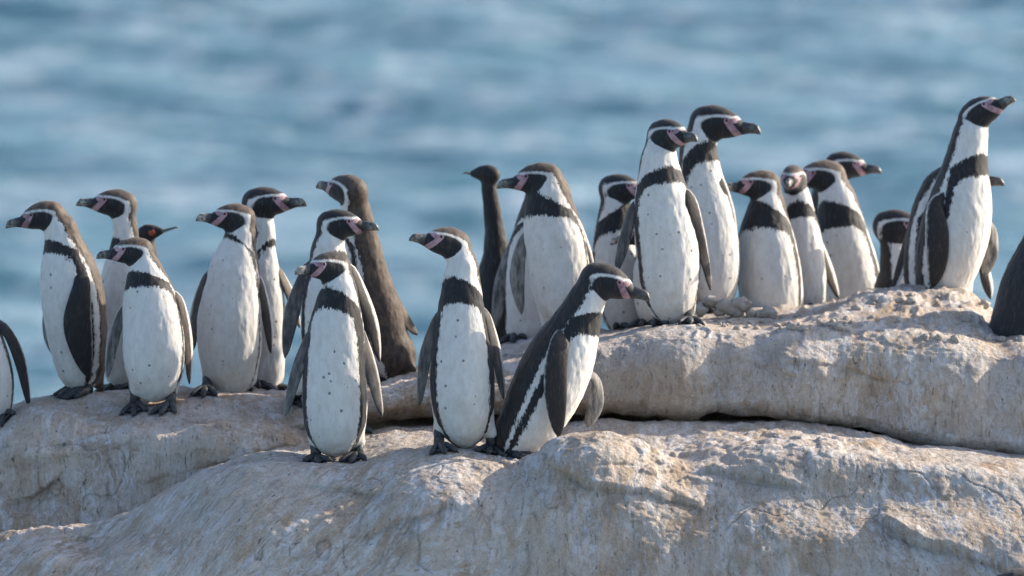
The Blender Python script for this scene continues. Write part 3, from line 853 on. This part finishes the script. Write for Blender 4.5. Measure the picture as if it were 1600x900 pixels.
# BIRDS
P('penguin cut off by the left edge of the picture, belly and hanging flipper showing',
  spine=[(-14,652,18),(-18,632,36),(-24,595,46),(-34,550,45),(-46,508,38),(-56,470,29),(-62,445,24)], head=(-74,420), h=22, hyaw=-80, hpitch=0, byaw=5,
  Y=.62, band=((-58,470),(-50,500)), flippers=[fl([(8,515,14),(30,560,18),(46,636,8)], out=1, edge=1, pale=.15, dy=.0)], brown=.4)
P('brown-backed penguin at the left, looking left, with a broad black flipper on its flank',
  spine=[(124,594,16),(124,576,34),(122,540,44),(117,490,50),(110,440,48),(103,400,36),(98,374,28),(94,358,26)], head=(71,336), h=23, hyaw=-86, hpitch=-6, byaw=-46,
  feet=[(124,596,122,612),(138,598,137,614)], band=((92,376),(92,405)), brown=.95, thi=68, tho=84, thb=98,
  flippers=[fl([(128,440,26,-.085),(121,500,44,-.105),(127,545,36,-.10),(139,592,11,-.075)], out=1, edge=1, pale=.0, brown=.05),
            fl([(74,490,10),(76,530,13),(92,566,5)], out=-1, side='i', dy=.04)])
P('rear penguin at the left with beak raised, just above a brown-naped one with webbed feet',
  spine=[(200,600,20),(198,570,38),(196,520,42),(194,470,42),(194,425,34),(195,390,24),(196,362,20)], head=(184,318), h=23, hyaw=-84, hpitch=10, byaw=-25,
  Y=.95, band=((194,372),(193,400)), brown=.7, beakband=.9,
  flippers=[fl([(170,480,10),(166,530,16),(172,580,9)], out=-1, edge=-1, brown=.5)])
P('brown-naped penguin with both webbed feet planted on the left rock, head turned left',
  spine=[(241,606,18),(242,590,38),(241,556,49),(239,510,48),(234,470,42),(230,442,33),(227,422,27)], head=(211,392), h=22, hyaw=-76, hpitch=2, byaw=-8,
  feet=[(211,612,211,636),(268,614,266,636)], band=((228,428),(229,456)), brown=.9, soil=.5, thi=74,
  flippers=[fl([(192,488,13),(176,535,18),(168,590,8)], out=-1, edge=-1, grey=.6),
            fl([(280,470,11),(293,530,15),(296,600,7)], out=1, edge=1, pale=.35, brown=.6)])
P('plain white-bellied penguin on the left rock, beak lifted left, in front of a right-looking one',
  spine=[(358,602,20),(360,585,37),(359,548,49),(359,500,51),(363,450,44),(368,410,36),(373,384,27),(376,366,24)], head=(369,340), h=23, hyaw=-74, hpitch=9, byaw=-12,
  feet=[(325,596,322,612),(391,596,388,610)], band=((372,370),(371,382)), brown=.7, soil=.75, beakband=.9, spots=.6, thi=78,
  flippers=[fl([(322,436,11),(306,490,17),(302,548,7)], out=-1, edge=-1, grey=.4),
            fl([(404,440,11),(418,500,16),(423,552,6)], out=1, edge=1, pale=.3)])
P('slim penguin behind a plain white-bellied one, looking right on a long white neck',
  spine=[(412,606,16),(412,585,28),(414,530,33),(413,470,32),(412,425,25),(412,392,19),(412,360,18)], head=(410,316), h=25, hyaw=80, hpitch=8, byaw=35,
  Y=1.0, band=((412,372),(412,384)), brown=.6, soil=.6, crown_brown=.1,
  flippers=[fl([(438,430,10),(455,465,14),(468,512,6)], out=1, edge=1, brown=.9)])
P('penguin looking right directly behind the central front penguin, flippers held out',
  spine=[(520,630,20),(520,600,42),(518,550,46),(516,500,46),(515,455,42),(514,415,32),(513,388,26)], head=(526,350), h=24, hyaw=79, hpitch=5, byaw=8,
  feet=[(466,612,462,626),(560,622,560,636)], band=((514,398),(514,410)), brown=.4, crown_brown=.05,
  flippers=[fl([(478,424,14),(456,490,25),(445,560,9)], out=-1, edge=-1, grey=.5, pale=.05),
            fl([(552,428,14),(580,500,20),(593,566,8)], out=1, edge=1, pale=.3)])
P('brown-backed penguin seen from behind, head turned away to the left',
  spine=[(614,582,24),(608,560,35),(600,525,37),(591,480,35),(577,430,31),(568,385,27),(560,345,24)], head=(545,297), h=25, hyaw=-133, hpitch=12, byaw=-118,
  Y=.95, brown=.8, crown_brown=.7, tail=(648,578,-.05), band=((562,352),(566,372)), spots=0,
  flippers=[fl([(618,470,12),(634,500,16),(652,524,8)], out=1, edge=1, pale=0, brown=.7),
            fl([(574,430,12),(566,480,14),(572,540,8)], out=-1, edge=-1, brown=.6, dy=-.03)])
P('front penguin standing square to us, lowest on the rock, with a black chest band',
  spine=[(525,692,12),(525,682,32),(524,662,47),(523,618,51),(523,566,48),(525,515,43),(528,475,34),(529,450,28)], head=(518,416), h=24, hyaw=-56, hpitch=4, byaw=-4,
  feet=[(492,694,494,720),(561,694,559,717)], band=((528,456),(527,490)), brown=.35, crown_brown=.6, beakband=1.0, beaklen=1.0, spots=1.0,
  tail=(527,714,.05), thi=55,
  flippers=[fl([(484,525,10),(464,580,19),(446,650,8)], out=-1, edge=-1, grey=.55, pale=.08),
            fl([(563,520,11),(580,580,21),(597,652,8)], out=1, edge=1, grey=.45, pale=.2)])
P('front penguin with stretched neck and raised beak, left of the black-backed leaning one',
  spine=[(726,684,12),(726,668,32),(724,640,47),(722,597,51),(721,552,48),(721,508,41),(721,470,34),(721,438,29),(722,412,24)], head=(703,379), h=25, hyaw=-64, hpitch=17, byaw=4,
  feet=[(686,678,686,702),(767,680,767,706)], band=((721,436),(722,478)), brown=.6, spots=1.0, soil=.6, tail=(726,704,.04), thi=55,
  flippers=[fl([(682,500,9),(664,560,20),(655,634,8)], out=-1, edge=-1, grey=.55, pale=.1),
            fl([(760,495,10),(776,555,17),(787,624,7)], out=1, edge=1, pale=.3, grey=.3)])
P('black-backed penguin leaning forward to the right in front of the ledge, head low',
  spine=[(803,704,22),(815,682,38),(835,646,50),(855,606,56),(875,562,54),(893,524,43),(908,488,33),(920,462,28)], head=(943,438), h=28, hyaw=82, hpitch=-12, byaw=62,
  Y=.17, band=((907,480),(893,520)), brown=.12, crown_brown=.1, beakband=.15, spots=.2, soil=.1, tail=(792,708,.0), thi=64, tho=79, thb=88, thighs=False,
  flippers=[fl([(874,540,32,-.105),(868,585,36,-.125),(869,630,33,-.12),(873,684,14,-.10)], out=1, edge=-1, pale=0, brown=.05, chord=.05),
            fl([(930,592,12),(931,630,25),(917,668,14)], out=1, side='i', dy=.06)])
P('penguin on the ledge looking level left, beside the long dark cormorant neck',
  spine=[(884,514,14),(882,500,28),(879,470,42),(875,430,48),(869,385,49),(862,350,44),(858,320,38),(858,300,32)], head=(845,278), h=25, hyaw=-86, hpitch=-1, byaw=-14,
  feet=[(856,514,856,531),(905,514,905,533)], band=((852,306),(856,340)), brown=.75, soil=1.1, spots=.7, crown_brown=.7, thi=76,
  flippers=[fl([(818,375,14),(808,430,24),(815,492,10)], out=-1, side='i', edge=-1),
            fl([(898,350,18,-.03),(914,405,26,-.02),(928,470,12,0)], out=1, edge=1, brown=.8, pale=.16)])
P('mostly hidden penguin behind the level-headed one, one long flipper hanging out at left',
  spine=[(824,538,16),(824,520,28),(824,480,34),(826,430,36),(830,380,33),(838,335,26),(843,310,22)], head=(852,290), h=20, hyaw=165, hpitch=0, byaw=-10,
  Y=1.45, brown=.5, band=((838,330),(836,345)), beaklen=.7,
  flippers=[fl([(812,360,14),(786,440,26),(771,522,9)], out=-1, edge=-1, side='i')])
P('penguin half hidden left of the tall pair, looking right, broad dark chest band',
  spine=[(985,514,20),(982,500,34),(974,465,40),(965,420,40),(960,380,34),(960,345,27),(961,322,24)], head=(965,294), h=23, hyaw=72, hpitch=5, byaw=12,
  Y=1.45, band=((961,322),(959,366)), brown=.35, crown_brown=.1, thi=75,
  flippers=[fl([(956,440,10),(952,480,13),(956,522,6)], out=-1, edge=-1, pale=.0)])
P('penguin hidden behind the tall upright one, only its pale beak poking out left',
  spine=[(1030,500,20),(1030,480,36),(1030,440,42),(1028,410,36),(1022,390,26),(1016,378,20)], head=(1004,364), h=19, hyaw=-84, hpitch=-8, byaw=-20,
  Y=1.3, brown=.3, beakband=1.0)
P('tall upright penguin on the ledge facing us, head turned right, front one of a pair',
  spine=[(1048,488,14),(1048,474,32),(1046,440,46),(1044,395,50),(1039,350,49),(1034,306,42),(1031,274,34),(1030,246,28)], head=(1041,210), h=25, hyaw=42, hpitch=6, byaw=8,
  feet=[(1027,490,1029,508),(1077,490,1078,506)], band=((1031,266),(1033,294)), brown=.4, crown_brown=.05, beakband=.25, spots=1.0, thi=66, 
  flippers=[fl([(990,325,12),(976,375,19),(963,425,10)], out=-1, edge=-1, grey=.45, pale=.05),
            fl([(1077,312,20,-.035),(1090,365,23,-.03),(1103,415,13,0),(1110,454,6,0)], out=1, edge=1, pale=.10, brown=.1)])
P('rear penguin of the tall pair on the ledge, black beak in profile to the right',
  spine=[(1114,474,18),(1113,458,34),(1111,420,45),(1108,375,46),(1104,330,43),(1097,290,36),(1092,250,31),(1092,226,28)], head=(1114,191), h=28, hyaw=72, hpitch=0, byaw=16,
  Y=1.4, band=((1092,218),(1093,256)), brown=.5, crown_brown=.05, beakband=.2, spots=1.0, thi=64,
  flippers=[fl([(1124,288,20,-.035),(1137,340,25,-.035),(1148,400,12,0),(1151,440,6,0)], out=1, edge=1, pale=.14)])
P('penguin behind loose stones on the ledge, pale-tipped beak in profile to the left',
  spine=[(1206,500,20),(1205,480,46),(1203,440,50),(1200,404,48),(1197,371,43),(1197,342,34),(1199,318,27)], head=(1190,288), h=23, hyaw=-74, hpitch=4, byaw=-10,
  Y=1.5, band=((1198,320),(1198,366)), brown=.9, beakband=1.0, spots=.8, thi=68,
  flippers=[fl([(1233,385,17,-.03),(1243,435,21,-.02),(1252,490,8,0)], out=1, edge=1, pale=.18)])
P('slender penguin with its head turned straight towards us',
  spine=[(1258,494,20),(1258,475,31),(1256,440,36),(1253,400,35),(1251,365,31),(1248,333,25),(1246,310,21)], head=(1239,279), h=22, hyaw=-10, hpitch=4, byaw=10,
  Y=1.7, band=((1248,316),(1250,344)), brown=.5, crown_brown=.6, beakband=1.0, thi=70,
  flippers=[fl([(1279,380,10),(1295,425,17),(1310,466,7)], out=1, edge=1, pale=.35, brown=.5)])
P('penguin with a thick brown nape facing left behind the slender one looking at us',
  spine=[(1336,490,22),(1335,460,44),(1330,430,45),(1323,397,43),(1316,365,39),(1311,335,34),(1308,310,29)], head=(1289,274), h=25, hyaw=-76, hpitch=5, byaw=-12,
  Y=1.9, band=((1309,316),(1313,358)), brown=.95, beakband=.3, thi=66, spots=.9,
  flippers=[fl([(1343,380,22,-.03),(1353,430,27,-.03),(1360,478,14,0)], out=1, edge=1, pale=.06, brown=.1)])
P('penguin hidden behind a thick brown nape, only crown and dark beak showing to the right',
  spine=[(1318,480,20),(1316,450,38),(1310,400,40),(1302,360,36),(1296,325,30),(1298,295,27)], head=(1317,258), h=22, hyaw=76, hpitch=1, byaw=60,
  Y=2.2, brown=.3, crown_brown=.1, beakband=.3)
P('low penguin with dark face ringed in white, behind the large right-hand penguin',
  spine=[(1412,480,22),(1410,465,32),(1407,440,32),(1402,415,27),(1398,392,23),(1396,375,21)], head=(1398,353), h=27, hyaw=66, hpitch=4, byaw=80,
  Y=1.7, brown=.2, crown_brown=.15, beakband=.2, band=((1403,430),(1404,440)))
P('large black-backed penguin at the right in profile, sunlit belly and beak lifted to the right',
  spine=[(1472,462,18),(1474,446,36),(1480,410,50),(1490,370,55),(1498,332,52),(1504,296,44),(1508,262,36),(1513,230,30),(1517,208,27)], head=(1529,177), h=25, hyaw=55, hpitch=30, byaw=52,
  Y=1.2, band=((1510,240),(1506,280)), brown=.1, crown_brown=.1, beakband=.5, spots=.6, thi=72, tho=88, thb=103, tail=(1432,462,.06),
  flippers=[fl([(1462,322,26,-.09),(1464,365,37,-.11),(1464,410,32,-.11),(1457,450,14,-.09)], out=1, edge=-1, pale=.04, brown=.05, chord=.05),
            fl([(1548,355,12),(1548,395,24),(1538,432,12)], out=1, side='i', dy=.07)])
P('penguin behind the large right-hand one, dark nape left of it and beak tip right',
  spine=[(1470,480,24),(1468,460,48),(1466,420,55),(1464,380,50),(1462,340,40),(1463,312,31),(1472,290,27)], head=(1500,277), h=25, hyaw=80, hpitch=2, byaw=40,
  Y=1.35, brown=.2, crown_brown=.1, beakband=.2, band=((1463,320),(1463,350)),
  flippers=[fl([(1428,350,12),(1410,410,16),(1396,452,8)], out=-1, edge=1, pale=.2),
            fl([(1530,400,14),(1542,440,18),(1548,468,8)], out=1, edge=1, pale=.3)])
P('black hunched back of a bird poking up at the bottom right corner of the picture',
  spine=[(1650,1230,20),(1648,1190,46),(1640,1100,56),(1622,1010,60),(1602,950,60),(1570,948,45),(1540,972,32)], head=(1518,1005), h=26, hyaw=-80, hpitch=-50, byaw=-60,
  Y=-.75, brown=.05, crown_brown=.0, thb=-90)
make_bird('cormorant', 'dark brown cormorant with a long upright neck, thin bill to the left', 'cormorant', 'cormorants among the penguins',
  spine=[(782,560,20),(780,530,34),(776,480,36),(775,435,30),(776,400,22),(773,360,16),(768,320,13),(764,290,12)], head=(762,272), h=18, hyaw=-105, hpitch=8, byaw=-120,
  Y=1.7, brown=.04, kind='cormorant', beaklen=.42,
  flippers=[fl([(790,420,16),(796,470,26),(792,540,14)], out=1, edge=1, pale=0, brown=.2)])
make_bird('cormorant', 'cormorant head with orange-red face and grey bill, peeping out behind the left penguins', 'cormorant', 'cormorants among the penguins',
  spine=[(225,610,20),(226,580,34),(228,520,34),(230,460,26),(232,420,16),(232,390,13)], head=(231,364), h=17, hyaw=72, hpitch=16, byaw=60,
  Y=1.2, brown=.1, kind='cormorant', redface=True, beaklen=.72)
make_bird('cormorant', 'bulky dark grey bird seen from behind, cut off by the right edge of the picture', 'seabird', None,
  spine=[(1612,555,70),(1617,530,74),(1624,495,73),(1629,455,67),(1634,415,53),(1639,375,39),(1644,335,32),(1650,305,28)], head=(1665,280), h=24, hyaw=110, hpitch=0, byaw=165,
  Y=.86, brown=.08, kind='cormorant', beaklen=.8)

# loose lumps of guano-covered stone along the ledge
def stone(px, py, r, Y, seed):
    c = at(px, py, Y); rr = r * mpp(Y)
    a, b = np.meshgrid(np.linspace(0, math.pi, 11), np.arange(16) * 2 * math.pi / 16, indexing='ij')
    D = np.stack([np.sin(a) * np.cos(b), np.sin(a) * np.sin(b), np.cos(a)], -1).reshape(-1, 3)
    k = 1 + .42 * fbm(D * 1.5 + seed * 3.1, 2, seed) + .22 * fbm(D * 3.7 + seed, 2, seed + 5, ridge=True)
    V = D * k[:, None] * rr * np.array([1, 1, .85])
    g = ground_z(c[0], c[1], c[2] + .3)
    return V, np.array([c[0], c[1], g + rr * .25])
ledge = bpy.data.objects['upper_ledge']
rs = random.Random(4)
proto = []
for k in range(6):
    V, _ = stone(1200, 500, 10, .8, k + 1)
    me = mesh_np('stone', V, grid_faces(11, 16, True)); me.materials.append(M_STONE); proto.append(me)
spots_ = [(1095,482,12),(1112,470,11),(1124,486,9),(1136,480,14),(1150,484,13),(1158,476,14),(1172,488,8),(1186,490,7),(1199,487,12),(1206,492,8),(1222,496,6),(1246,493,6),(1262,498,7)]
spots_ += [(rs.uniform(1080, 1330), rs.uniform(500, 512), rs.uniform(3, 7)) for _ in range(34)]
spots_ += [(rs.uniform(1310, 1540), rs.uniform(455, 500), rs.uniform(3, 8)) for _ in range(16)]
spots_ += [(rs.uniform(1440, 1600), rs.uniform(515, 530), rs.uniform(3, 8)) for _ in range(16)]
spots_ += [(rs.uniform(640, 930), rs.uniform(545, 565), rs.uniform(2, 4)) for _ in range(10)]
for k, (px, py, r) in enumerate(spots_):
    hit = ray_rock(px, py + r * .6) if k >= 13 else at(px, py + 1, 1.12)
    if hit is None or hit[1] > 2.5 or hit[1] < .3: continue
    o = bpy.data.objects.new('stone', proto[k % 6]); C.objects.link(o); o.parent = ledge
    sc_ = r / 10 * (.95 if k < 13 else 1); o.scale = (sc_ * rs.uniform(.85, 1.25), sc_, sc_ * rs.uniform(.8, 1.15))
    o.rotation_euler = (0, 0, rs.uniform(0, 6.28)); o.location = hit + np.array([0, 0, (r * .15 * mpp(hit[1]) if k >= 13 else 0)])
